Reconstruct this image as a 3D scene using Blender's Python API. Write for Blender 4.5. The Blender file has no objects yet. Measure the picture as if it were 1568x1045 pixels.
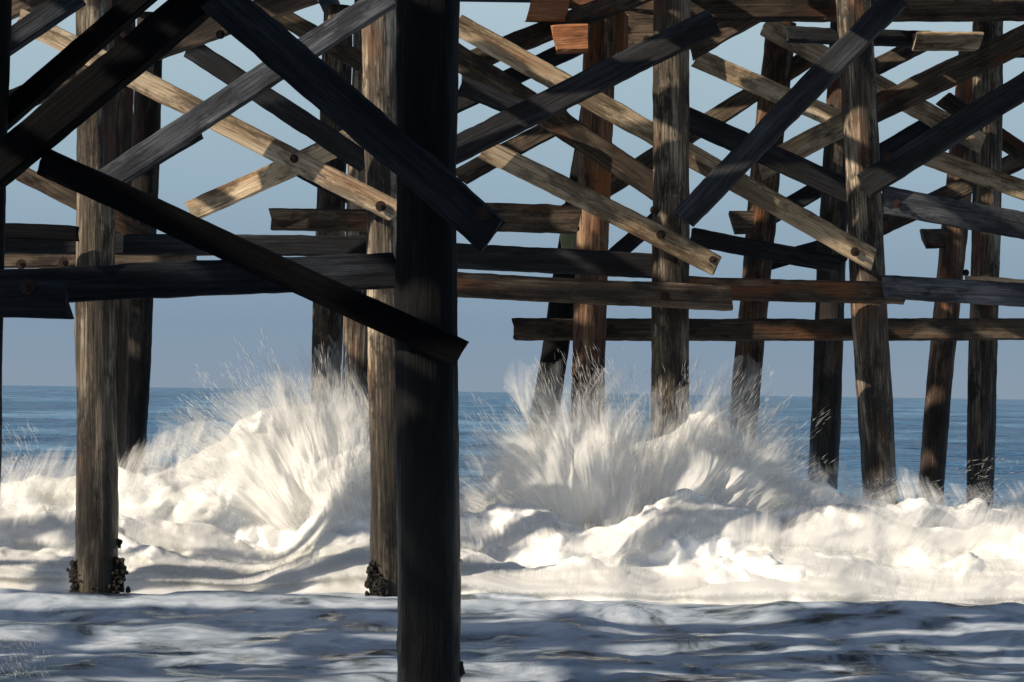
import bpy, bmesh, math, random
import numpy as np
from mathutils import Vector, Matrix, noise as mnoise

random.seed(7); rng=np.random.default_rng(11)
scene=bpy.context.scene
F=4356.0; CAMZ=1.9

# ------------------------------------------------------------ image pixel coordinates + assumed distance -> metres
def at(u,v,D):
    return Vector(((u-784)/F*D, D, CAMZ+(601+0.014*(u-784)-v)/F*D))

# ------------------------------------------------------------ camera
cd=bpy.data.cameras.new("camera"); cam=bpy.data.objects.new("camera",cd)
scene.collection.objects.link(cam); scene.camera=cam
cd.lens=100; cd.sensor_width=36; cd.clip_start=0.1; cd.clip_end=60000
cam.matrix_world=Matrix.Translation((0,0,CAMZ))@Matrix.Rotation(math.radians(90+1.03),4,'X')@Matrix.Rotation(math.radians(0.8),4,'Z')

# ------------------------------------------------------------ sun + sky
EL=math.radians(28); PH=math.radians(27)
sdir=Vector((math.cos(EL)*math.cos(PH),math.cos(EL)*math.sin(PH),-math.sin(EL)))
sl=bpy.data.lights.new("sun",'SUN'); sl.energy=5.0; sl.angle=math.radians(0.5); sl.color=(1.0,0.87,0.69)
so=bpy.data.objects.new("sun",sl); scene.collection.objects.link(so)
so.rotation_euler=sdir.to_track_quat('-Z','Y').to_euler(); so.location=(-30,-20,30)

w=bpy.data.worlds.new("World"); scene.world=w; w.use_nodes=True
nt=w.node_tree; N=nt.nodes; L=nt.links; N.clear()
out=N.new('ShaderNodeOutputWorld'); bg=N.new('ShaderNodeBackground'); bg.inputs[1].default_value=0.1
sky=N.new('ShaderNodeTexSky'); sky.sky_type='NISHITA'; sky.sun_disc=False
sky.sun_elevation=EL; sky.sun_rotation=math.radians(243)
tc=N.new('ShaderNodeTexCoord'); sx=N.new('ShaderNodeSeparateXYZ'); L.new(tc.outputs['Generated'],sx.inputs[0])
rp=N.new('ShaderNodeValToRGB'); cr=rp.color_ramp
mr=N.new('ShaderNodeMapRange'); mr.inputs['From Min'].default_value=0.0; mr.inputs['From Max'].default_value=0.2
L.new(sx.outputs['Z'],mr.inputs['Value']); L.new(mr.outputs[0],rp.inputs[0])
def s2l(c): return tuple(((x/255)/12.92 if x/255<0.04045 else ((x/255+0.055)/1.055)**2.4) for x in c)
cols=[(0.0,(136,152,169)),(0.12,(130,151,172)),(0.35,(149,173,189)),(0.68,(172,194,205)),(1.0,(181,201,211))]
while len(cr.elements)<len(cols): cr.elements.new(0.5)
for e,(p,c) in zip(cr.elements,cols):
    e.position=p; e.color=s2l(c)+(1,)
sc=N.new('ShaderNodeVectorMath'); sc.operation='SCALE'; sc.inputs['Scale'].default_value=10.0
L.new(rp.outputs[0],sc.inputs[0])
mr2=N.new('ShaderNodeMapRange'); mr2.inputs['From Min'].default_value=0.14; mr2.inputs['From Max'].default_value=0.4
L.new(sx.outputs['Z'],mr2.inputs['Value'])
mx=N.new('ShaderNodeMix'); mx.data_type='RGBA'
L.new(mr2.outputs[0],mx.inputs['Factor']); L.new(sc.outputs[0],mx.inputs['A']); L.new(sky.outputs[0],mx.inputs['B'])
L.new(mx.outputs['Result'],bg.inputs[0]); L.new(bg.outputs[0],out.inputs[0])
scene.view_settings.view_transform='Standard'; scene.view_settings.look='None'; scene.view_settings.exposure=0

# ------------------------------------------------------------ noise (numpy)
def _h(ix,iy,s):
    n=(ix.astype(np.int64)*374761393+iy.astype(np.int64)*668265263+s*144269504)&0xffffffff
    n=((n^(n>>13))*1274126177)&0xffffffff
    return ((n^(n>>16))&0xffffffff)/4294967295.0
def vn(x,y,s=0):
    x0=np.floor(x);y0=np.floor(y);fx=x-x0;fy=y-y0
    fx=fx*fx*fx*(fx*(fx*6-15)+10);fy=fy*fy*fy*(fy*(fy*6-15)+10)
    a=_h(x0,y0,s);b=_h(x0+1,y0,s);c=_h(x0,y0+1,s);d=_h(x0+1,y0+1,s)
    return (a*(1-fx)+b*fx)*(1-fy)+(c*(1-fx)+d*fx)*fy
def fbm(x,y,s=0,o=5,g=0.5):
    r=0;a=1;t=0
    for i in range(o):
        r=r+a*(vn(x,y,s+i*17)*2-1);t+=a;a*=g
        x,y=x*2.03*0.8-y*2.03*0.6,x*2.03*0.6+y*2.03*0.8
    return r/t
def sst(a,b,x):
    t=np.clip((x-a)/(b-a),0,1);return t*t*(3-2*t)

def mesh_from(name,co,faces,k):
    me=bpy.data.meshes.new(name); me.vertices.add(len(co)); me.vertices.foreach_set('co',co.astype(np.float32).ravel())
    me.loops.add(faces.size); me.loops.foreach_set('vertex_index',faces.ravel().astype(np.int32))
    me.polygons.add(len(faces)); me.polygons.foreach_set('loop_start',(np.arange(len(faces))*k).astype(np.int32))
    me.polygons.foreach_set('use_smooth',np.ones(len(faces),bool)); me.update(calc_edges=True); return me
def gridfaces(r,c):
    i=np.arange(r*c).reshape(r,c)
    return np.stack([i[:-1,:-1],i[:-1,1:],i[1:,1:],i[1:,:-1]],-1).reshape(-1,4)
def grid_obj(name,X,Y,Z,mat):
    me=mesh_from(name,np.stack([X,Y,Z],-1).reshape(-1,3),gridfaces(*X.shape),4)
    me.materials.append(mat)
    ob=bpy.data.objects.new(name,me); scene.collection.objects.link(ob); return ob

# ------------------------------------------------------------ materials
def newmat(name):
    m=bpy.data.materials.new(name); m.use_nodes=True; n=m.node_tree.nodes; n.clear()
    o=n.new('ShaderNodeOutputMaterial'); return m,n,m.node_tree.links,o
def ramp(n,stops,interp='LINEAR'):
    r=n.new('ShaderNodeValToRGB'); r.color_ramp.interpolation=interp
    while len(r.color_ramp.elements)<len(stops): r.color_ramp.elements.new(0.5)
    for e,(p,c) in zip(r.color_ramp.elements,stops):
        e.position=p; e.color=(c if len(c)==4 else tuple(c)+(1,)) if not isinstance(c,(int,float)) else (c,c,c,1)
    return r
def wood(name,dark,mid,light,axis='X',stain=(0.03,0.02,0.015),stain_amt=0.6,rough=0.8,wet=False,orange=0.0,spec=0.3):
    m,n,l,o=newmat(name)
    p=n.new('ShaderNodeBsdfPrincipled'); p.inputs['Roughness'].default_value=rough; p.inputs['Specular IOR Level'].default_value=spec
    tcn=n.new('ShaderNodeTexCoord'); oi=n.new('ShaderNodeObjectInfo')
    ml=n.new('ShaderNodeMath'); ml.operation='MULTIPLY'; ml.inputs[1].default_value=57.0; l.new(oi.outputs['Random'],ml.inputs[0])
    ad=n.new('ShaderNodeVectorMath'); ad.operation='ADD'; l.new(tcn.outputs['Object'],ad.inputs[0]); l.new(ml.outputs[0],ad.inputs[1])
    def mp(sl,sc_):
        k=n.new('ShaderNodeMapping'); k.inputs['Scale'].default_value=(sl,sc_,sc_) if axis=='X' else (sc_,sc_,sl)
        l.new(ad.outputs[0],k.inputs[0]); return k
    g=n.new('ShaderNodeTexNoise'); g.inputs['Scale'].default_value=1; g.inputs['Detail'].default_value=5; g.inputs['Roughness'].default_value=0.7
    l.new(mp(1.8,40).outputs[0],g.inputs[0])
    g2=n.new('ShaderNodeTexNoise'); g2.inputs['Scale'].default_value=1; g2.inputs['Detail'].default_value=3; g2.inputs['Roughness'].default_value=0.6
    l.new(mp(0.6,4.0).outputs[0],g2.inputs[0])
    st=n.new('ShaderNodeTexNoise'); st.inputs['Scale'].default_value=1; st.inputs['Detail'].default_value=6; st.inputs['Roughness'].default_value=0.75
    l.new(mp(1.3,3.2).outputs[0],st.inputs[0])
    am=n.new('ShaderNodeMath'); am.operation='MULTIPLY_ADD'; am.inputs[1].default_value=0.5
    hm=n.new('ShaderNodeMath'); hm.operation='MULTIPLY'; hm.inputs[1].default_value=0.5
    l.new(g2.outputs[0],hm.inputs[0]); l.new(g.outputs[0],am.inputs[0]); l.new(hm.outputs[0],am.inputs[2])
    r=ramp(n,[(0.38,dark),(0.5,mid),(0.62,light)]); l.new(am.outputs[0],r.inputs[0])
    sr=ramp(n,[(0.47,0.0),(0.57,1.0)]); l.new(st.outputs[0],sr.inputs[0])
    sm=n.new('ShaderNodeMath'); sm.operation='MULTIPLY'; sm.inputs[1].default_value=stain_amt; l.new(sr.outputs[0],sm.inputs[0])
    m1=n.new('ShaderNodeMix'); m1.data_type='RGBA'; l.new(sm.outputs[0],m1.inputs['Factor']); l.new(r.outputs[0],m1.inputs['A']); m1.inputs['B'].default_value=stain+(1,)
    col=m1.outputs['Result']
    if orange>0:
        on=n.new('ShaderNodeTexNoise'); on.inputs['Scale'].default_value=1; on.inputs['Detail'].default_value=3; l.new(mp(0.8,3).outputs[0],on.inputs[0])
        orr=ramp(n,[(0.56,0.0),(0.68,orange)]); l.new(on.outputs[0],orr.inputs[0])
        m2=n.new('ShaderNodeMix'); m2.data_type='RGBA'; l.new(orr.outputs[0],m2.inputs['Factor']); l.new(col,m2.inputs['A']); m2.inputs['B'].default_value=(0.38,0.13,0.04,1)
        col=m2.outputs['Result']
    vo=n.new('ShaderNodeTexVoronoi'); vo.inputs['Scale'].default_value=1; l.new(mp(1.6,4.5).outputs[0],vo.inputs['Vector'])
    kr=ramp(n,[(0.05,0.15),(0.13,1.0)]); l.new(vo.outputs['Distance'],kr.inputs[0])
    m3=n.new('ShaderNodeMix'); m3.data_type='RGBA'; m3.blend_type='MULTIPLY'; m3.inputs['Factor'].default_value=0.8
    l.new(col,m3.inputs['A']); l.new(kr.outputs[0],m3.inputs['B']); col=m3.outputs['Result']
    ck=n.new('ShaderNodeTexNoise'); ck.inputs['Scale'].default_value=1; ck.inputs['Detail'].default_value=1; l.new(mp(0.5,17).outputs[0],ck.inputs[0])
    ckr=ramp(n,[(0.485,1.0),(0.5,0.12),(0.515,1.0)]); l.new(ck.outputs[0],ckr.inputs[0])
    m4=n.new('ShaderNodeMix'); m4.data_type='RGBA'; m4.blend_type='MULTIPLY'; m4.inputs['Factor'].default_value=0.75
    l.new(col,m4.inputs['A']); l.new(ckr.outputs[0],m4.inputs['B']); col=m4.outputs['Result']
    # each stick of wood has weathered differently
    vr=n.new('ShaderNodeMapRange'); vr.inputs['To Min'].default_value=0.65; vr.inputs['To Max'].default_value=1.2; l.new(oi.outputs['Random'],vr.inputs['Value'])
    m6=n.new('ShaderNodeVectorMath'); m6.operation='SCALE'; l.new(col,m6.inputs[0]); l.new(vr.outputs[0],m6.inputs['Scale']); col=m6.outputs[0]
    if wet:
        ge=n.new('ShaderNodeNewGeometry'); sz=n.new('ShaderNodeSeparateXYZ'); l.new(ge.outputs['Position'],sz.inputs[0])
        wa=n.new('ShaderNodeMath'); wa.operation='MULTIPLY_ADD'; wa.inputs[1].default_value=1.6; l.new(st.outputs[0],wa.inputs[0]); l.new(sz.outputs['Z'],wa.inputs[2])
        wr=n.new('ShaderNodeMapRange'); wr.inputs['From Min'].default_value=1.6; wr.inputs['From Max'].default_value=3.3; wr.inputs['To Min'].default_value=0.28
        l.new(wa.outputs[0],wr.inputs['Value'])
        m5=n.new('ShaderNodeVectorMath'); m5.operation='SCALE'; l.new(col,m5.inputs[0]); l.new(wr.outputs[0],m5.inputs['Scale']); col=m5.outputs[0]
        rr=n.new('ShaderNodeMapRange'); rr.inputs['From Min'].default_value=1.6; rr.inputs['From Max'].default_value=3.1; rr.inputs['To Min'].default_value=0.32; rr.inputs['To Max'].default_value=rough
        l.new(wa.outputs[0],rr.inputs['Value']); l.new(rr.outputs[0],p.inputs['Roughness'])
    b=n.new('ShaderNodeBump'); b.inputs['Strength'].default_value=1.0; b.inputs['Distance'].default_value=0.035
    l.new(am.outputs[0],b.inputs['Height']); l.new(b.outputs[0],p.inputs['Normal'])
    l.new(col,p.inputs['Base Color']); l.new(p.outputs[0],o.inputs[0]); return m

M_tan=wood('tan_timber',(0.20,0.135,0.08),(0.56,0.42,0.27),(0.82,0.68,0.49),stain_amt=0.65,orange=0.25)
M_brown=wood('brown_timber',(0.035,0.026,0.019),(0.11,0.08,0.057),(0.26,0.195,0.14),stain_amt=0.75,orange=0.4,stain=(0.022,0.017,0.014))
M_grey=wood('grey_timber',(0.03,0.035,0.045),(0.08,0.088,0.105),(0.22,0.225,0.24),stain=(0.02,0.022,0.028),stain_amt=0.8)
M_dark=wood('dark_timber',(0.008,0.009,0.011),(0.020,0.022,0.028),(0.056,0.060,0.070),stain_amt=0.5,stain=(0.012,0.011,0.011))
M_front=wood('shaded_timber',(0.004,0.0055,0.008),(0.012,0.0150,0.021),(0.042,0.050,0.064),stain_amt=0.5,stain=(0.006,0.0065,0.009),spec=0.22)  # darker copy of dark timber, front-bent shade put into base colour
M_black=wood('black_timber',(0.0015,0.0015,0.002),(0.003,0.003,0.0038),(0.008,0.008,0.010),stain_amt=0.5,stain=(0.002,0.002,0.0025),spec=0.08)  # near-black base colour holds the deck's shade on the front braces
M_orange=wood('orange_timber',(0.18,0.07,0.03),(0.46,0.18,0.08),(0.60,0.30,0.15),stain_amt=0.3)
M_green=wood('pale_green_timber',(0.25,0.3,0.15),(0.4,0.45,0.26),(0.5,0.52,0.35),stain_amt=0.2)
M_pile=wood('pile_wood',(0.030,0.024,0.018),(0.12,0.094,0.070),(0.54,0.45,0.33),axis='Z',stain_amt=0.88,wet=True,orange=0.2,stain=(0.020,0.016,0.014))
M_pileO=wood('pile_wood_orange',(0.045,0.026,0.018),(0.17,0.09,0.055),(0.48,0.33,0.20),axis='Z',stain_amt=0.75,wet=True,orange=0.8,stain=(0.022,0.016,0.013))
M_pileD=wood('pile_wood_dark',(0.013,0.011,0.010),(0.040,0.033,0.028),(0.15,0.12,0.095),axis='Z',stain_amt=0.8,wet=True,orange=0.15,stain=(0.012,0.010,0.009))
M_pileB=wood('pile_wood_black',(0.0012,0.0012,0.0016),(0.003,0.003,0.004),(0.016,0.017,0.020),axis='Z',stain_amt=0.85,stain=(0.0018,0.0018,0.0022),wet=True,spec=0.22)  # deck shade on the front piles is put into this near-black colour
m,n,l,o=newmat('rusty_iron'); p=n.new('ShaderNodeBsdfPrincipled'); tx=n.new('ShaderNodeTexNoise'); tx.inputs['Scale'].default_value=60
r=ramp(n,[(0.35,(0.012,0.008,0.007)),(0.65,(0.05,0.022,0.013))]); l.new(tx.outputs[0],r.inputs[0]); l.new(r.outputs[0],p.inputs['Base Color'])
p.inputs['Metallic'].default_value=0.3; p.inputs['Roughness'].default_value=0.7; l.new(p.outputs[0],o.inputs[0]); M_iron=m
m,n,l,o=newmat('barnacles'); p=n.new('ShaderNodeBsdfPrincipled'); tx=n.new('ShaderNodeTexVoronoi'); tx.inputs['Scale'].default_value=45
r=ramp(n,[(0.05,(0.16,0.13,0.10)),(0.3,(0.04,0.032,0.025)),(0.7,(0.012,0.011,0.010))]); l.new(tx.outputs['Distance'],r.inputs[0]); l.new(r.outputs[0],p.inputs['Base Color'])
b=n.new('ShaderNodeBump'); b.inputs['Distance'].default_value=0.02; l.new(tx.outputs['Distance'],b.inputs['Height']); l.new(b.outputs[0],p.inputs['Normal'])
p.inputs['Roughness'].default_value=0.35; l.new(p.outputs[0],o.inputs[0]); M_barn=m

# ------------------------------------------------------------ pier
pier=bpy.data.objects.new("wooden_pier",None); scene.collection.objects.link(pier)
cnt={}
def addchild(name,me,mat,mw):
    cnt[name]=cnt.get(name,0)+1
    me.materials.append(mat)
    ob=bpy.data.objects.new(f"{name}_{cnt[name]}",me); scene.collection.objects.link(ob)
    ob.parent=pier; ob.matrix_world=mw; return ob
def timber(P0,P1,wd,th,mat,name='cross_brace',yaw=0.0):
    P0=Vector(P0);P1=Vector(P1); ax=(P1-P0); Ln=ax.length; ax.normalize()
    nrm=Vector((-math.sin(yaw),-math.cos(yaw),0)); nrm=(nrm-ax*nrm.dot(ax)).normalized()
    up=nrm.cross(ax).normalized()
    ns=max(6,int(Ln/0.07)); sd=random.random()*100
    bm=bmesh.new(); rings=[]; c=min(wd,th)*0.10
    hw,ht=wd/2,th/2
    prof=[(-hw,-ht+c),(-hw+c,-ht),(0,-ht),(hw-c,-ht),(hw,-ht+c),(hw,ht-c),(hw-c,ht),(0,ht),(-hw+c,ht),(-hw,ht-c)]
    npf=len(prof)
    bow=random.uniform(-1,1)*Ln*0.004
    cut0=random.uniform(-.3,.3)*hw; cut1=random.uniform(-.3,.3)*hw
    for i in range(ns+1):
        t=i/ns; x=-Ln/2+Ln*t; ring=[]
        oy=bow*math.sin(math.pi*t)+0.006*mnoise.noise(Vector((x*0.6,sd,0)))
        for k,(a,bq) in enumerate(prof):
            j=mnoise.noise(Vector((x*1.5,(k//3)*3.1,sd)))*wd*0.015+mnoise.noise(Vector((x*9.0,k*5.7,sd+9)))*wd*0.028
            if k in (0,4,5,9): j-=max(0,mnoise.noise(Vector((x*2.3,k*9.1,sd+4)))-0.3)*wd*0.25
            dx=0
            if i==0: dx=cut0*a/hw+random.uniform(-.018,.018)
            if i==ns: dx=cut1*a/hw+random.uniform(-.018,.018)
            ring.append(bm.verts.new((x+dx,a*(1+j/hw)+oy,bq*(1+j/hw*0.7))))
        rings.append(ring)
    for i in range(ns):
        for k in range(npf):
            bm.faces.new((rings[i][k],rings[i][(k+1)%npf],rings[i+1][(k+1)%npf],rings[i+1][k]))
    bm.faces.new(rings[0][::-1]); bm.faces.new(rings[-1])
    bmesh.ops.recalc_face_normals(bm,faces=bm.faces)
    me=bpy.data.meshes.new(name); bm.to_mesh(me); bm.free()
    R=Matrix((ax,up,-nrm)).transposed().to_4x4()
    return addchild(name,me,mat,Matrix.Translation((P0+P1)/2)@R)
def T(u0,v0,u1,v1,wpx,D,mat,D1=None,th=None,name='cross_brace',yaw=0.34):
    D1=D if D1 is None else D1
    wd=wpx*(D+D1)/2/F
    return timber(at(u0,v0,D),at(u1,v1,D1),wd,th or max(0.09,wd*0.42),mat,name,yaw)
def pile(P0,P1,r0,r1,mat,name='pile'):
    P0=Vector(P0);P1=Vector(P1)
    ax=(P1-P0);Ln=ax.length;ax.normalize()
    nr=int(Ln/0.08);ns=32;sd=random.random()*100
    bm=bmesh.new();rings=[]
    for i in range(nr+1):
        t=i/nr;z=-Ln/2+Ln*t;r=r0*(1-t)+r1*t;ring=[]
        ox=0.035*mnoise.noise(Vector((z*0.4,sd,1)));oy=0.03*mnoise.noise(Vector((z*0.4,sd,7)))
        r*=1+0.05*mnoise.noise(Vector((z*0.9,sd,3)))
        for k in range(ns):
            a=k*2*math.pi/ns;ca,sa=math.cos(a),math.sin(a)
            d=1+0.05*mnoise.noise(Vector((ca*2.2,sa*2.2,z*0.5+sd)))+0.05*mnoise.noise(Vector((ca*6,sa*6,z*1.2+sd)))+0.04*mnoise.noise(Vector((ca*7,sa*7,z*6+sd)))
            ring.append(bm.verts.new((ox+ca*r*d,oy+sa*r*d,z)))
        rings.append(ring)
    for i in range(nr):
        for k in range(ns):
            f=bm.faces.new((rings[i][k],rings[i][(k+1)%ns],rings[i+1][(k+1)%ns],rings[i+1][k]));f.smooth=True
    bm.faces.new(rings[0][::-1]);bm.faces.new(rings[-1])
    me=bpy.data.meshes.new(name);bm.to_mesh(me);bm.free()
    q=ax.to_track_quat('Z','Y').to_matrix().to_4x4()
    return addchild(name,me,mat,Matrix.Translation((P0+P1)/2)@q)
TOPZ=6.9
def PL(u0,v0,u1,v1,wtop,wbot,D,mat,Db=None):
    Db=D if Db is None else Db
    a=at(u0,v0,D);b=at(u1,v1,Db);d=(a-b)/(a.z-b.z)
    top=b+d*(TOPZ-b.z);bot=b+d*(-0.8-b.z)
    return pile(bot,top,wbot*Db/F/2,wtop*D/F/2,mat)

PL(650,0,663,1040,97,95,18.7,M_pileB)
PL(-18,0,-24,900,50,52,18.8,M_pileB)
PL(134,0,156,918,54,66,26.2,M_pile)
PL(176,0,172,700,46,44,30.5,M_pileD)
PL(224,0,206,700,42,42,38,M_pileD)
PL(508,100,500,600,44,48,37,M_pile)
PL(556,100,544,730,44,52,33,M_pile)
PL(574,0,606,912,54,62,26.4,M_pile)
PL(912,0,901,640,50,52,33.5,M_pileO)
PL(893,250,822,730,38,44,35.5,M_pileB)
PL(1022,0,1027,670,54,59,30.2,M_pile)
PL(1186,60,1131,750,46,42,38,M_pileO)
PL(1283,120,1260,765,40,48,37,M_pileD)
PL(1302,0,1350,785,54,54,31,M_pile)
PL(1486,60,1425,775,42,38,41,M_pileO)
PL(1509,50,1504,780,46,42,36,M_pile)

# --- foreground bent (about 18.5 m)
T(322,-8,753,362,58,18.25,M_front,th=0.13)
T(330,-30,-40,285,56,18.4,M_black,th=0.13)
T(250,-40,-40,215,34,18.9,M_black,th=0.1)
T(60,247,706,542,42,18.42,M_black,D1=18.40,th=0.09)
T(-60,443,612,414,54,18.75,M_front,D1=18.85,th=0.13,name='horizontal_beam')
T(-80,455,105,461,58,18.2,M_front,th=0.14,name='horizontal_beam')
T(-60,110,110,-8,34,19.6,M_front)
# --- bent at 26 m (left)
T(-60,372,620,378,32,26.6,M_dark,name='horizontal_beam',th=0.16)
T(-60,352,115,358,24,25.8,M_black,name='horizontal_beam')
T(-60,398,300,396,28,27.4,M_brown,name='horizontal_beam',th=0.2)
T(150,283,590,-8,38,25.6,M_grey)
T(20,28,606,326,33,26.0,M_tan)
T(25,264,240,374,24,27.2,M_brown,D1=27.2)
T(-30,172,470,-12,36,28.2,M_brown)
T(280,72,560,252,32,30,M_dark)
T(286,325,600,180,32,31.5,M_tan)
T(412,336,640,340,33,31.8,M_brown,name='horizontal_beam',th=0.22)
T(511,358,511,396,22,29,M_brown,name='block',th=0.15)
T(400,10,640,150,28,32.5,M_brown)
T(-20,20,60,-15,40,30,M_brown)
T(-20,240,180,130,30,32,M_brown)
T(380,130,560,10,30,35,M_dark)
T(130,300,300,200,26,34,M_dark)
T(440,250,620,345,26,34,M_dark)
# --- centre / right
T(690,35,1336,398,33,30.6,M_tan)
T(738,228,1096,407,33,29.75,M_tan)
T(690,232,1086,32,40,29.4,M_dark)
T(680,78,1020,300,38,32,M_brown)
T(1040,178,1360,322,36,32.3,M_dark)
T(1045,335,1372,-8,38,28.8,M_dark)
T(700,100,985,-15,32,33,M_brown)
T(1062,88,1300,192,30,35,M_tan)
T(1160,258,1300,184,34,34,M_tan)
T(1300,184,1600,42,40,34,M_brown)
T(1320,285,1600,108,40,30.2,M_dark)
T(1350,306,1600,352,42,30.3,M_grey)
T(1415,238,1600,304,30,34.5,M_tan)
T(1165,38,1500,220,32,35.2,M_tan)
T(700,272,870,180,28,36,M_brown)
T(860,330,1245,80,28,38,M_brown)
T(930,400,1010,330,24,37,M_dark)
T(1180,330,1420,190,26,39,M_dark)
T(1340,350,1600,225,28,39,M_brown)
T(1440,150,1600,260,28,38.5,M_brown)
T(1080,35,1010,90,26,36,M_dark)
T(690,160,900,60,28,37,M_dark)
T(700,130,800,170,30,31.5,M_dark)
T(1300,120,1420,60,26,38,M_brown)
T(1050,75,1200,-10,34,33,M_brown)
T(690,392,1010,408,38,31,M_dark,name='horizontal_beam',th=0.2)
T(690,436,1118,458,38,29.85,M_brown,name='horizontal_beam',th=0.22)
T(1040,440,1388,450,34,30.5,M_brown,name='horizontal_beam',th=0.22)
T(786,505,1620,504,34,33.9,M_brown,name='horizontal_beam',th=0.25,yaw=0)
T(1350,440,1620,456,36,30.4,M_grey,name='horizontal_beam',th=0.15)
T(1480,432,1620,440,18,33,M_tan,name='horizontal_beam')
T(700,332,884,336,44,32.8,M_brown,name='horizontal_beam',th=0.2)
T(1056,362,1285,406,28,31.6,M_dark)
T(1150,410,1290,370,24,39,M_dark)
T(1118,341,1150,341,34,37,M_brown,name='block',th=0.3)
T(1412,366,1446,366,30,40,M_brown,name='block',th=0.3)
T(1040,12,1640,10,38,33,M_brown,name='cap_beam',th=0.3)
T(1200,52,1420,60,22,34,M_dark,name='stringer',th=0.3)
T(1395,63,1495,63,26,33.6,M_tan,name='stringer',th=0.3)
T(1490,70,1620,72,30,36,M_dark,name='stringer',th=0.3)
T(803,12,862,14,40,33,M_orange,name='block',th=0.25)
T(842,60,893,58,42,32.6,M_orange,name='block',th=0.25)
T(938,45,996,45,62,34.6,M_brown,name='block',th=0.2)
T(945,20,945,80,16,33.9,M_orange,name='block',th=0.2)
T(860,-6,1060,8,34,33.4,M_brown,name='cap_beam',th=0.3)
T(868,352,872,388,22,35,M_green,name='block',th=0.2)

# --- off-frame structure, invented layout added to cast shadows: bents, caps, stringers, planking
for D in (24.0,30.0,36.0):  # support rows left of frame, added to break up the sunlight
    for x in (-9.5,-13.5):
        xx=x-(D-24)*0.2
        pile((xx+.1,D,-.8),(xx,D,7.0),0.2,0.18,M_pileD)
    timber((-10,D-.2,6.2),(-14.5,D-.2,2.6),0.26,0.1,M_brown)
    timber((-9.2-(D-24)*.2,D-.25,2.6),(-14,D-.25,6.4),0.26,0.1,M_brown)
for D in (19,26,31,36):  # unseen caps overhead, added for their shadows
    timber((-16,D,7.15),(12,D,7.15),0.32,0.3,M_brown,'cap_beam')
def addbox(bm,c,s):
    bmesh.ops.create_cube(bm,size=1,matrix=Matrix.Translation(c)@Matrix.Diagonal((s[0],s[1],s[2],1)))
rr=random.Random(3)
def shade_planking(y0,y1,x0,x1,z,thr,ns):  # unseen deck, gaps left by noise to let dapples of sun through
    bm=bmesh.new(); y=y0
    while y<y1:
        x=x0
        while x<x1:
            ln=rr.uniform(0.8,2.2)
            v=mnoise.noise(Vector(((x+ln/2)*ns,y*ns*1.5,2.2)))
            if v<thr and rr.random()>0.05: addbox(bm,(x+ln/2,y,z+rr.uniform(-.004,.004)),(ln-0.02,0.235,0.08))
            x+=ln
        y+=0.25
    me=bpy.data.meshes.new('shade_deck_planks');bm.to_mesh(me);bm.free()
    addchild('shade_deck_planks',me,M_brown,Matrix.Identity(4))
shade_planking(3.0,17.6,-36,14,7.75,0.15,0.55)  # near deck, sized to shade the front bent and foreground water
shade_planking(26.0,41.5,-16,12,7.62,0.05,0.9)  # far deck, added to shade and dapple the upper timbers
for x in np.arange(-34,14,2.0):  # stringers of the added shade decks
    timber((x,3,7.5),(x+0.01,17.6,7.5),0.18,0.12,M_brown,'stringer')
for x in np.arange(-15.5,12,1.6):
    timber((x,26.0,7.45),(x+0.01,41.4,7.45),0.14,0.25,M_brown,'stringer')

# --- bolts
def bolt(u,v,D,s=0.035):
    bm=bmesh.new()
    bmesh.ops.create_cone(bm,cap_ends=True,segments=16,radius1=s,radius2=s*0.95,depth=0.012)
    bmesh.ops.create_cone(bm,cap_ends=True,segments=6,radius1=s*0.55,radius2=s*0.5,depth=0.045,matrix=Matrix.Translation((0,0,0.028)))
    bmesh.ops.create_cone(bm,cap_ends=True,segments=8,radius1=s*0.25,radius2=s*0.22,depth=0.1,matrix=Matrix.Translation((0,0,0.06)))
    me=bpy.data.meshes.new('bolt');bm.to_mesh(me);bm.free()
    addchild('bolt',me,M_iron,Matrix.Translation(at(u,v,D))@Matrix.Rotation(math.radians(90),4,'X'))
for (u,v,D,s) in [(738,326,18.17,.05),(40,440,18.12,.05),(580,316,25.92,.05),(446,243,25.92,.04),(1308,386,30.52,.05),(850,508,33.75,.04),(1018,454,29.72,.05),
    (1000,322,29.9,.05),(1050,330,28.9,.05),(1010,360,29.68,.05),(1090,398,29.68,.04),(1355,240,30.1,.05),(330,52,18.3,.03),(1290,395,31.4,.05),(30,405,27.2,.05),(95,402,27.2,.05),
    (1478,418,40.7,.05),(1495,195,35.7,.06),(985,60,34.4,.05),(1372,312,30.2,.05),(880,350,33,.04)]:
    bolt(u,v,D,s)
def barn(u,v,D,n_,spread,s):
    bm=bmesh.new()
    for i in range(n_):
        r_=s*rr.uniform(.6,1.3)
        bmesh.ops.create_icosphere(bm,subdivisions=1,radius=r_,matrix=Matrix.Translation((rr.gauss(0,spread*0.42),rr.gauss(0,spread*.4),max(-2*spread,min(2*spread,rr.gauss(0,spread)))))@Matrix.Rotation(rr.random()*6,4,'X')@Matrix.Diagonal((1,.6,1.5,1)))
    me=bpy.data.meshes.new('barnacles');bm.to_mesh(me);bm.free()
    addchild('barnacles',me,M_barn,Matrix.Translation(at(u,v,D)))
barn(127,884,26.15,240,.07,.022);barn(187,880,26.15,240,.07,.022);barn(182,908,26.1,120,.05,.02);barn(579,888,26.3,240,.075,.024);barn(127,905,26.1,140,.05,.02)
barn(188,832,26.2,16,.02,.016);barn(710,1022,18.7,70,.025,.014);barn(590,902,26.2,100,.045,.018);barn(708,860,18.7,8,.02,.01);barn(155,915,26.0,160,.04,.018)

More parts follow.
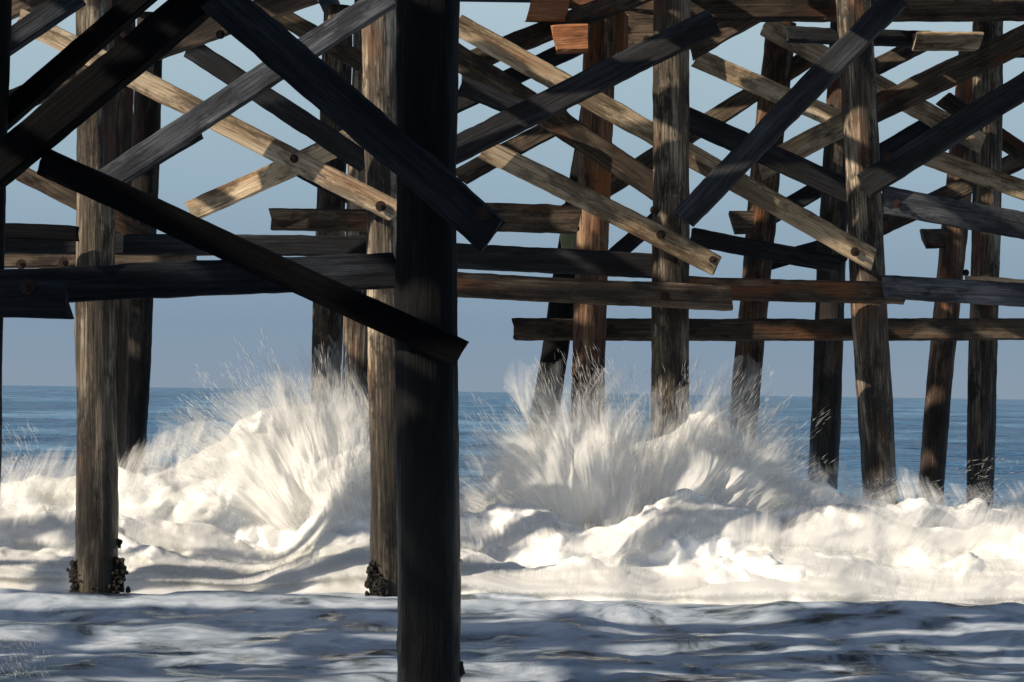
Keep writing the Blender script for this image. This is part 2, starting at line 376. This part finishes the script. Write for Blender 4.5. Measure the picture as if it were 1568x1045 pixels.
# ------------------------------------------------------------ water materials
m,n,l,o=newmat('foam'); p=n.new('ShaderNodeBsdfPrincipled'); ge=n.new('ShaderNodeNewGeometry')
no=n.new('ShaderNodeTexNoise'); no.inputs['Scale'].default_value=1.6; no.inputs['Detail'].default_value=4; l.new(ge.outputs['Position'],no.inputs[0])
r=ramp(n,[(0.33,(0.70,0.70,0.65)),(0.5,(0.87,0.87,0.86)),(0.62,(0.93,0.93,0.925))]); l.new(no.outputs[0],r.inputs[0]); l.new(r.outputs[0],p.inputs['Base Color'])
p.subsurface_method='BURLEY'; p.inputs['Subsurface Weight'].default_value=1.0; p.inputs['Subsurface Radius'].default_value=(1,1,1); p.inputs['Subsurface Scale'].default_value=0.12
p.inputs['Roughness'].default_value=0.8; p.inputs['Specular IOR Level'].default_value=0.1
l.new(p.outputs[0],o.inputs[0]); M_foam=m
def whitemix(name,tr_):
    m,n,l,o=newmat(name); d=n.new('ShaderNodeBsdfDiffuse'); t=n.new('ShaderNodeBsdfTranslucent'); mx=n.new('ShaderNodeMixShader'); mx.inputs[0].default_value=tr_
    d.inputs[0].default_value=(.93,.93,.92,1);t.inputs[0].default_value=(.93,.93,.92,1)
    l.new(d.outputs[0],mx.inputs[1]); l.new(t.outputs[0],mx.inputs[2]); l.new(mx.outputs[0],o.inputs[0]); return m,n,l,o,mx
M_drop=whitemix('droplets',0.45)[0]
M_spray,n,l,o,mx=whitemix('spray',0.40)
fa=n.new('ShaderNodeAttribute'); fa.attribute_name='flow'; aa=n.new('ShaderNodeAttribute'); aa.attribute_name='cover'
def flown(sx_,sy_,det,rough):
    mp=n.new('ShaderNodeMapping'); mp.inputs['Scale'].default_value=(sx_,sy_,1); l.new(fa.outputs['Vector'],mp.inputs[0])
    a=n.new('ShaderNodeTexNoise'); a.inputs['Scale'].default_value=1; a.inputs['Detail'].default_value=det; a.inputs['Roughness'].default_value=rough; a.inputs['Distortion'].default_value=0.25
    l.new(mp.outputs[0],a.inputs[0]); return a
na=flown(24,2.0,3,0.65); nb=flown(4.0,1.4,2,0.55)
ms=n.new('ShaderNodeMath'); ms.operation='ADD'; l.new(na.outputs[0],ms.inputs[0]); l.new(nb.outputs[0],ms.inputs[1])
k1=n.new('ShaderNodeMath'); k1.operation='MULTIPLY_ADD'; k1.inputs[1].default_value=1.2; k1.inputs[2].default_value=-1.42; l.new(ms.outputs[0],k1.inputs[0])
k2=n.new('ShaderNodeMath'); k2.operation='MULTIPLY_ADD'; k2.inputs[1].default_value=1.45; k2.use_clamp=True; l.new(aa.outputs['Fac'],k2.inputs[0]); l.new(k1.outputs[0],k2.inputs[2])
k3=n.new('ShaderNodeMath'); k3.operation='POWER'; k3.inputs[1].default_value=1.2; l.new(k2.outputs[0],k3.inputs[0])
tr=n.new('ShaderNodeBsdfTransparent'); m2=n.new('ShaderNodeMixShader'); l.new(k3.outputs[0],m2.inputs[0]); l.new(tr.outputs[0],m2.inputs[1]); l.new(mx.outputs[0],m2.inputs[2]); l.new(m2.outputs[0],o.inputs[0])

m,n,l,o=newmat('foamy_water')
p=n.new('ShaderNodeBsdfPrincipled'); ge=n.new('ShaderNodeNewGeometry')
mp=n.new('ShaderNodeMapping'); mp.inputs['Scale'].default_value=(0.9,0.8,1); l.new(ge.outputs['Position'],mp.inputs[0])
a=n.new('ShaderNodeTexNoise'); a.inputs['Scale'].default_value=1.15; a.inputs['Detail'].default_value=8; a.inputs['Roughness'].default_value=0.64; a.inputs['Distortion'].default_value=1.1; l.new(mp.outputs[0],a.inputs[0])
r=ramp(n,[(0.37,(0.05,0.06,0.065)),(0.43,(0.15,0.185,0.22)),(0.49,(0.38,0.45,0.54)),(0.61,(0.66,0.72,0.80))]); l.new(a.outputs[0],r.inputs[0]); l.new(r.outputs[0],p.inputs['Base Color'])  # blue of sky-lit shade is mixed into the foam colours
rr2=ramp(n,[(0.39,0.12),(0.52,0.6)]); l.new(a.outputs[0],rr2.inputs[0]); l.new(rr2.outputs[0],p.inputs['Roughness'])
b=n.new('ShaderNodeBump'); b.inputs['Strength'].default_value=0.5; b.inputs['Distance'].default_value=0.04; l.new(a.outputs[0],b.inputs['Height']); l.new(b.outputs[0],p.inputs['Normal'])
l.new(p.outputs[0],o.inputs[0]); M_shallow=m

m,n,l,o=newmat('sea_water')
p=n.new('ShaderNodeBsdfPrincipled'); ge=n.new('ShaderNodeNewGeometry')
p.inputs['Roughness'].default_value=0.28; p.inputs['IOR'].default_value=1.33
def wn(scale,det):
    mp=n.new('ShaderNodeMapping'); mp.inputs['Scale'].default_value=scale; l.new(ge.outputs['Position'],mp.inputs[0])
    a=n.new('ShaderNodeTexNoise'); a.inputs['Scale'].default_value=1; a.inputs['Detail'].default_value=det; a.inputs['Roughness'].default_value=0.62; l.new(mp.outputs[0],a.inputs[0]); return a
a1=wn((0.5,0.9,1),4); a2=wn((0.05,0.045,1),6)
su=n.new('ShaderNodeMath'); su.operation='MULTIPLY_ADD'; su.inputs[1].default_value=4.5; l.new(a2.outputs[0],su.inputs[0]); l.new(a1.outputs[0],su.inputs[2])
b=n.new('ShaderNodeBump'); b.inputs['Strength'].default_value=0.95; b.inputs['Distance'].default_value=0.55; l.new(su.outputs[0],b.inputs['Height']); l.new(b.outputs[0],p.inputs['Normal'])
cr_=ramp(n,[(0.42,(0.018,0.075,0.165)),(0.52,(0.042,0.138,0.262)),(0.60,(0.13,0.265,0.40))]); l.new(a2.outputs[0],cr_.inputs[0]); l.new(cr_.outputs[0],p.inputs['Base Color'])
l.new(p.outputs[0],o.inputs[0]); M_sea=m

# ------------------------------------------------------------ sea sheet
yy=np.concatenate([np.linspace(-40,30,30)[:-1],30*np.exp(np.linspace(0,math.log(30000/30),900))])
s=np.linspace(-1,1,420); t=0.24*s+1.4*s**7
X=t[None,:]*(np.abs(yy)[:,None]+30); Y=np.repeat(yy[:,None],len(s),1)
amp=np.clip((Y-34)/20,0,1)
Z=0.25*fbm(X*0.06,Y*0.16,5,3)+0.17*fbm(X*0.25+3,Y*0.6,9,4)
Z+=0.35*np.exp(-((Y-62-X*0.3)/3.5)**2)*(0.6+0.4*vn(X*0.1,Y*0.02,4))
Z=Z*amp*np.clip(900/np.maximum(Y,1),0,1)-0.02-0.35*(1-np.clip((Y-30)/6,0,1))
grid_obj('sea',X,Y,Z,M_sea)

# ------------------------------------------------------------ shallow foamy water in front
xs=np.linspace(-14,14,1000); ys=np.linspace(9,29.5,700); X,Y=np.meshgrid(xs,ys)
Dsw=24.4-np.clip(X,-6,6)*0.11+0.45*fbm(X*0.45,X*0+3,21,3)
cz=0.10+0.10*vn(X*0.7,X*0,31)
Z=cz*np.exp(-((Y-Dsw)/np.where(Y<Dsw,0.8,0.5))**2)
D2=21.6+0.10*X+0.5*fbm(X*0.5,X*0+8,23,3)
Z+=0.07*vn(X*0.6,X*0,33)*np.exp(-((Y-D2)/np.where(Y<D2,0.45,0.9))**2)
Z+=0.08*fbm(X*0.5,Y*0.7,41,3)+0.045*fbm(X*1.2+Y*.5,Y*1.5,42,3)+0.025*(0.3-np.abs(fbm(X*2.0-Y*.5,Y*2.2,44,3)))+0.006*fbm(X*6,Y*8,43,2)
grid_obj('shallow_water',X,Y,Z-0.03,M_shallow)

# ------------------------------------------------------------ breaking wave
def prof(pts,D):
    u=np.array([q[0] for q in pts],float);v=np.array([q[1] for q in pts],float)
    return (u-784)/F*D, CAMZ+(601+0.014*(u-784)-v)/F*D
R1=[(-300,760),(0,740),(60,730),(120,728),(200,724),(250,712),(290,694),(330,672),(370,643),(420,618),(450,610),(490,614),(520,640),(545,730),(590,735),(700,792),(750,775),(790,752),(820,722),(850,690),(880,668),(920,672),(960,688),(1000,676),(1050,648),(1090,640),(1125,656),(1165,712),(1200,748),(1250,756),(1310,766),(1350,780),(1400,768),(1440,778),(1500,768),(1568,778),(1900,780)]
R2=[(-300,800),(0,790),(120,795),(200,790),(300,800),(380,835),(440,845),(480,805),(510,765),(545,728),(585,712),(620,740),(680,790),(740,800),(800,785),(850,785),(900,820),(960,800),(1010,770),(1050,755),(1100,768),(1200,788),(1300,784),(1400,798),(1500,790),(1568,798),(1900,800)]
R3=[(-300,860),(0,852),(80,862),(150,850),(250,848),(300,865),(380,885),(480,855),(540,828),(600,835),(720,845),(800,875),(870,858),(950,852),(1000,878),(1050,858),(1150,842),(1250,840),(1350,864),(1450,850),(1568,846),(1900,850)]
def smooth_interp(x,px,pz,sm=0.13):
    g=np.linspace(-12,14,2600); z=np.interp(g,px,pz); k=np.exp(-0.5*(np.arange(-60,61)*0.01/sm)**2);k/=k.sum()
    z=np.convolve(np.pad(z,60,mode='edge'),k,'valid'); return np.interp(x,g,z)
ridges=[(R1,30.2,0.8,1.4),(R2,28.6,0.8,0.9),(R3,27.2,0.8,0.8)]
def crestD(i,X):
    D=ridges[i][1]; sh=(np.clip(X,-2,4)*-0.22-0.1+0.55*(1-sst(-1.2,0.4,X))) if i==2 else np.clip(X,-2,4)*-0.1
    return D+sh+0.35*fbm(X*0.8,X*0,50+i,3)
def wave_h(X,Y):
    S=0
    for i,(pts,D,wf,wb) in enumerate(ridges):
        px,pz=prof(pts,D); cz=smooth_interp(X,px,pz); dd=Y-crestD(i,X)
        S=S+np.maximum(cz*np.exp(-np.abs(dd/np.where(dd<0,wf,wb))**2.0),0)**4
    return S**(1/4)
xs=np.linspace(-10,11,1250); ys=np.linspace(24.0,36,640); X,Y=np.meshgrid(xs,ys)
H=wave_h(X,Y)
XX=X+0.45*Y
w1=fbm(X*1.1,Y*1.1,90,3)
st=fbm(XX*1.3,Y*0.7,61,3); st2=fbm(XX*3.2+w1*1.2,Y*2.0+w1,63,4); bl=np.abs(fbm(XX*2.2+w1,Y*2.0,65,3))
wgt=np.clip(H/0.4,0,1)
Z=H*(1+0.11*st)+wgt*(0.11*st2-0.10*(0.22-bl))
Xd=X+wgt*0.25*fbm(X*1.3,Y*1.3,71,3); Yd=Y+wgt*(0.28*fbm(X*1.4+.4*Z,Z*2.5,73,3)+0.13*fbm(X*4-2*Z,Z*4+X,75,4)+0.05*fbm(X*9-5*Z,Z*5+X*2,77,3))
Z=Z-0.09*(1-np.clip(H/0.12,0,1))
grid_obj('breaking_wave',Xd,Yd,Z,M_foam)

# ------------------------------------------------------------ spray: thin torn sheets of white water
shC=[];shF=[];shA=[];shU=[];voff=0
def add_sheet(X,Y,Z,A,U,V):
    global voff
    f=gridfaces(*X.shape); A_=A.ravel(); keep=A_[f].max(1)>0.17
    f=f[keep]; used=np.unique(f); remap=np.full(A_.size,-1); remap[used]=np.arange(len(used))
    shC.append(np.stack([X,Y,Z],-1).reshape(-1,3)[used]); shF.append(remap[f]+voff); shA.append(A_[used])
    shU.append(np.stack([U,V,np.full_like(U,rng.uniform(0,50))],-1).reshape(-1,3)[used]); voff+=len(used)
def burst(u,v,D,angs,rads,nsheets,dspread,bulge=0.3,t0=0.25,soft=0.55,scale_step=0.09,seed=0):
    c=at(u,v,D); px=D/F
    a=np.radians(np.linspace(angs[0],angs[-1],300)); t=np.linspace(t0,1.4,110); A_,T_=np.meshgrid(a,t)
    Rf=np.interp(np.degrees(A_),angs,rads)*px; Rm=np.mean(rads)*px
    span=(A_-a[0])/(a[-1]-a[0])
    for k in range(nsheets):
        sd=seed+k*13; fk=k/(max(nsheets-1,1)); off=dspread*(fk-0.5)
        sc=1-scale_step*(nsheets-1-k)
        warp=0.28*fbm(A_*2.5,T_*1.5,sd+1,3)
        aa=A_+warp*T_*0.6
        edge=0.93+0.20*vn(A_*6,T_*0.6,sd+2)+0.08*(vn(A_*24,T_*0.9,sd+3)-.5)
        te=T_/edge
        cov=(1-sst(1-soft,1.25,te))
        cov*=sst(0,0.18,span)*sst(0,0.18,1-span)*sst(t0,t0+0.25,T_)
        rad=Rf*sc*T_
        y=D+off-bulge*np.sin(np.clip(T_,0,1)*math.pi*0.75)*(1-.6*fk)+0.24*fbm(A_*4,T_*2.6,sd+4,3)+0.045*fbm(A_*14,T_*3.5,sd+5,3)
        add_sheet(c.x+np.cos(aa)*rad,y,c.z+np.sin(aa)*rad-0.05*T_**2,cov,A_*Rm,T_*Rm)
def curtain(i,dy,seed,t0,top,x0=-7,x1=7.5,lean=0.8,soft=0.55,gaps=False):
    pts,D,wf,wb=ridges[i]; px,pz=prof(pts,D)
    x=np.linspace(x0,x1,900); t=np.linspace(t0,1.45,64); X_,T_=np.meshgrid(x,t)
    cz=smooth_interp(X_,px,pz)*top
    edge=0.90+0.26*vn(X_*1.4,T_*0.5,seed+2)+0.10*(vn(X_*6,T_*0.7,seed+3)-.5); te=T_/edge
    cov=(1-sst(1-soft,1.28,te))*sst(t0,t0+0.25,T_)
    if gaps:
        for g0,g1 in ((-3.2,-1.6),(0.3,2.5)): cov=cov*(1-sst(g0-.3,g0+.2,X_)*(1-sst(g1-.2,g1+.3,X_)))
    fl=fbm(X_*0.5,X_*0,seed+5,2)*1.2+0.35
    tt=np.clip(T_/1.05,0.05,0.995)
    y=crestD(i,X_)-wf*np.sqrt(-np.log(tt))+dy+0.15*fbm(X_*1.5,T_*2.4,seed+6,3)+0.03*fbm(X_*6,T_*4,seed+7,2)
    add_sheet(X_+lean*fl*(T_-t0)*cz,y,cz*T_,cov,X_,T_*cz)
burst(525,870,29.9,[70,82,92,102,112,122,132,142,156],[262,304,328,338,338,335,328,315,290],3,0.6,seed=100)
burst(560,865,28.7,[48,70,88,105,130],[140,190,210,200,170],2,0.4,bulge=.2,seed=200)
burst(925,910,29.2,[62,78,92,104,115,125,135,145,162],[270,300,325,342,328,305,290,285,275],3,0.5,seed=500)
burst(990,910,29.4,[22,36,50,64,74,86,104],[265,310,350,360,335,295,270],3,0.5,seed=600)
for k,(i,dy,t0,top,gp) in enumerate([(0,-.12,.6,1.12,True),(0,.35,.72,1.25,True),(1,-.15,.45,1.05,False),(1,.2,.65,1.18,True),(2,-.2,.2,.9,False),(2,-.05,.3,1.08,False)]):
    curtain(i,dy,1500+k*40,t0,top,gaps=gp)
C=np.concatenate(shC);Fc=np.concatenate(shF)
me=mesh_from('wave_spray',C,Fc,4)
at1=me.attributes.new('cover','FLOAT','POINT'); at1.data.foreach_set('value',np.concatenate(shA).astype(np.float32))
at2=me.attributes.new('flow','FLOAT_VECTOR','POINT'); at2.data.foreach_set('vector',np.concatenate(shU).astype(np.float32).ravel())
me.materials.append(M_spray); ob=bpy.data.objects.new('wave_spray',me); scene.collection.objects.link(ob)

# ------------------------------------------------------------ flying droplets drawn out by their motion
segs=[]
def fan(u,v,D,Rf,n_,lmin,lmax,wmin,wmax,tlo,thi,dj):
    a=np.radians(rng.uniform(Rf[0][0],Rf[0][-1],n_)); c=at(u,v,D)
    clump=0.85+0.30*vn(np.degrees(a)*0.35,a*0,int(u))
    R_=np.interp(np.degrees(a),Rf[0],Rf[1])*D/F*clump
    t=tlo+(thi-tlo)*rng.random(n_)
    dy=rng.normal(0,dj,n_)
    P=np.stack([c.x+np.cos(a)*R_*t,np.full(n_,D)+dy-.2,c.z+np.sin(a)*R_*t],1)
    d=np.stack([np.cos(a),dy*0.25+rng.normal(0,.08,n_),np.sin(a)-0.15*t],1)+rng.normal(0,.08,(n_,3))
    d/=np.linalg.norm(d,axis=1)[:,None]
    segs.append((P,d,lmin+(lmax-lmin)*rng.random(n_)**1.5,rng.uniform(wmin,wmax,n_)))
def airborne(u0,u1,v0,v1,D,n_,ang,sp,lmin,lmax,w0,w1):
    u=rng.normal((u0+u1)/2,(u1-u0)/4,n_);v=v1-(v1-v0)*rng.random(n_)**1.8;dd=D+rng.normal(0,.4,n_)
    P=np.stack([(u-784)/F*dd,dd,CAMZ+(601-v)/F*dd],1);a=np.radians(rng.normal(ang,sp,n_))
    d=np.stack([np.cos(a),rng.normal(0,.15,n_),np.sin(a)],1)
    segs.append((P,d,lmin+(lmax-lmin)*rng.random(n_)**1.5,rng.uniform(w0,w1,n_)*0.7))
fan(525,870,29.9,([76,102,122,142,156],[285,335,333,312,288]),1500,.05,.22,.002,.004,.75,1.0,.3)
fan(925,910,29.2,([70,92,104,125,158],[280,320,338,302,278]),1500,.05,.24,.002,.004,.75,1.04,.3)
fan(990,910,29.4,([26,50,64,100],[270,348,358,275]),1500,.05,.22,.002,.004,.75,1.04,.3)
fan(560,865,28.7,([55,88,125],[160,210,175]),600,.03,.14,.002,.004,.75,1.05,.25)
airborne(840,960,530,660,29.5,260,112,12,.06,.26,.003,.006)
airborne(900,1010,560,680,29.5,200,100,20,.05,.2,.003,.006)
airborne(1040,1180,585,690,29.5,300,60,20,.04,.18,.003,.006)
airborne(380,530,585,640,30,120,110,12,.04,.16,.003,.006)
airborne(0,70,660,750,30,150,120,15,.05,.2,.003,.007)
airborne(1120,1290,690,770,29.5,320,40,20,.03,.16,.003,.006)
airborne(1450,1580,690,780,29.5,340,30,30,.03,.16,.003,.006)
airborne(1270,1450,725,785,29.5,280,30,30,.03,.12,.003,.006)
airborne(190,290,690,735,30,160,70,25,.03,.14,.003,.006)
airborne(510,620,660,745,28.5,220,100,25,.03,.14,.003,.006)
airborne(-30,80,985,1045,18.4,500,120,20,.02,.08,.0015,.003)
P=np.concatenate([q[0] for q in segs]);Dv=np.concatenate([q[1] for q in segs]);Ln=np.concatenate([q[2] for q in segs]);Wd=np.concatenate([q[3] for q in segs])
ref=np.where(np.abs(Dv[:,2:3])>0.9,np.array([[1.,0,0]]),np.array([[0,0,1.]]))
A=np.cross(Dv,ref);A/=np.linalg.norm(A,axis=1)[:,None];B=np.cross(Dv,A)
n_=len(P);V=np.zeros((n_,5,3))
V[:,0]=P-Dv*Ln[:,None]/2;V[:,4]=P+Dv*Ln[:,None]/2
for k in range(3):
    th=k*2*math.pi/3
    V[:,1+k]=P-Dv*(Ln*0.1)[:,None]+(A*math.cos(th)+B*math.sin(th))*(Wd/2)[:,None]
tri=np.array([[0,2,1],[0,3,2],[0,1,3],[4,1,2],[4,2,3],[4,3,1]])
Fc=((np.arange(n_)*5)[:,None,None]+tri[None]).reshape(-1,3)
me=mesh_from('water_droplets',V.reshape(-1,3),Fc,3);me.materials.append(M_drop)
ob=bpy.data.objects.new('water_droplets',me);scene.collection.objects.link(ob)
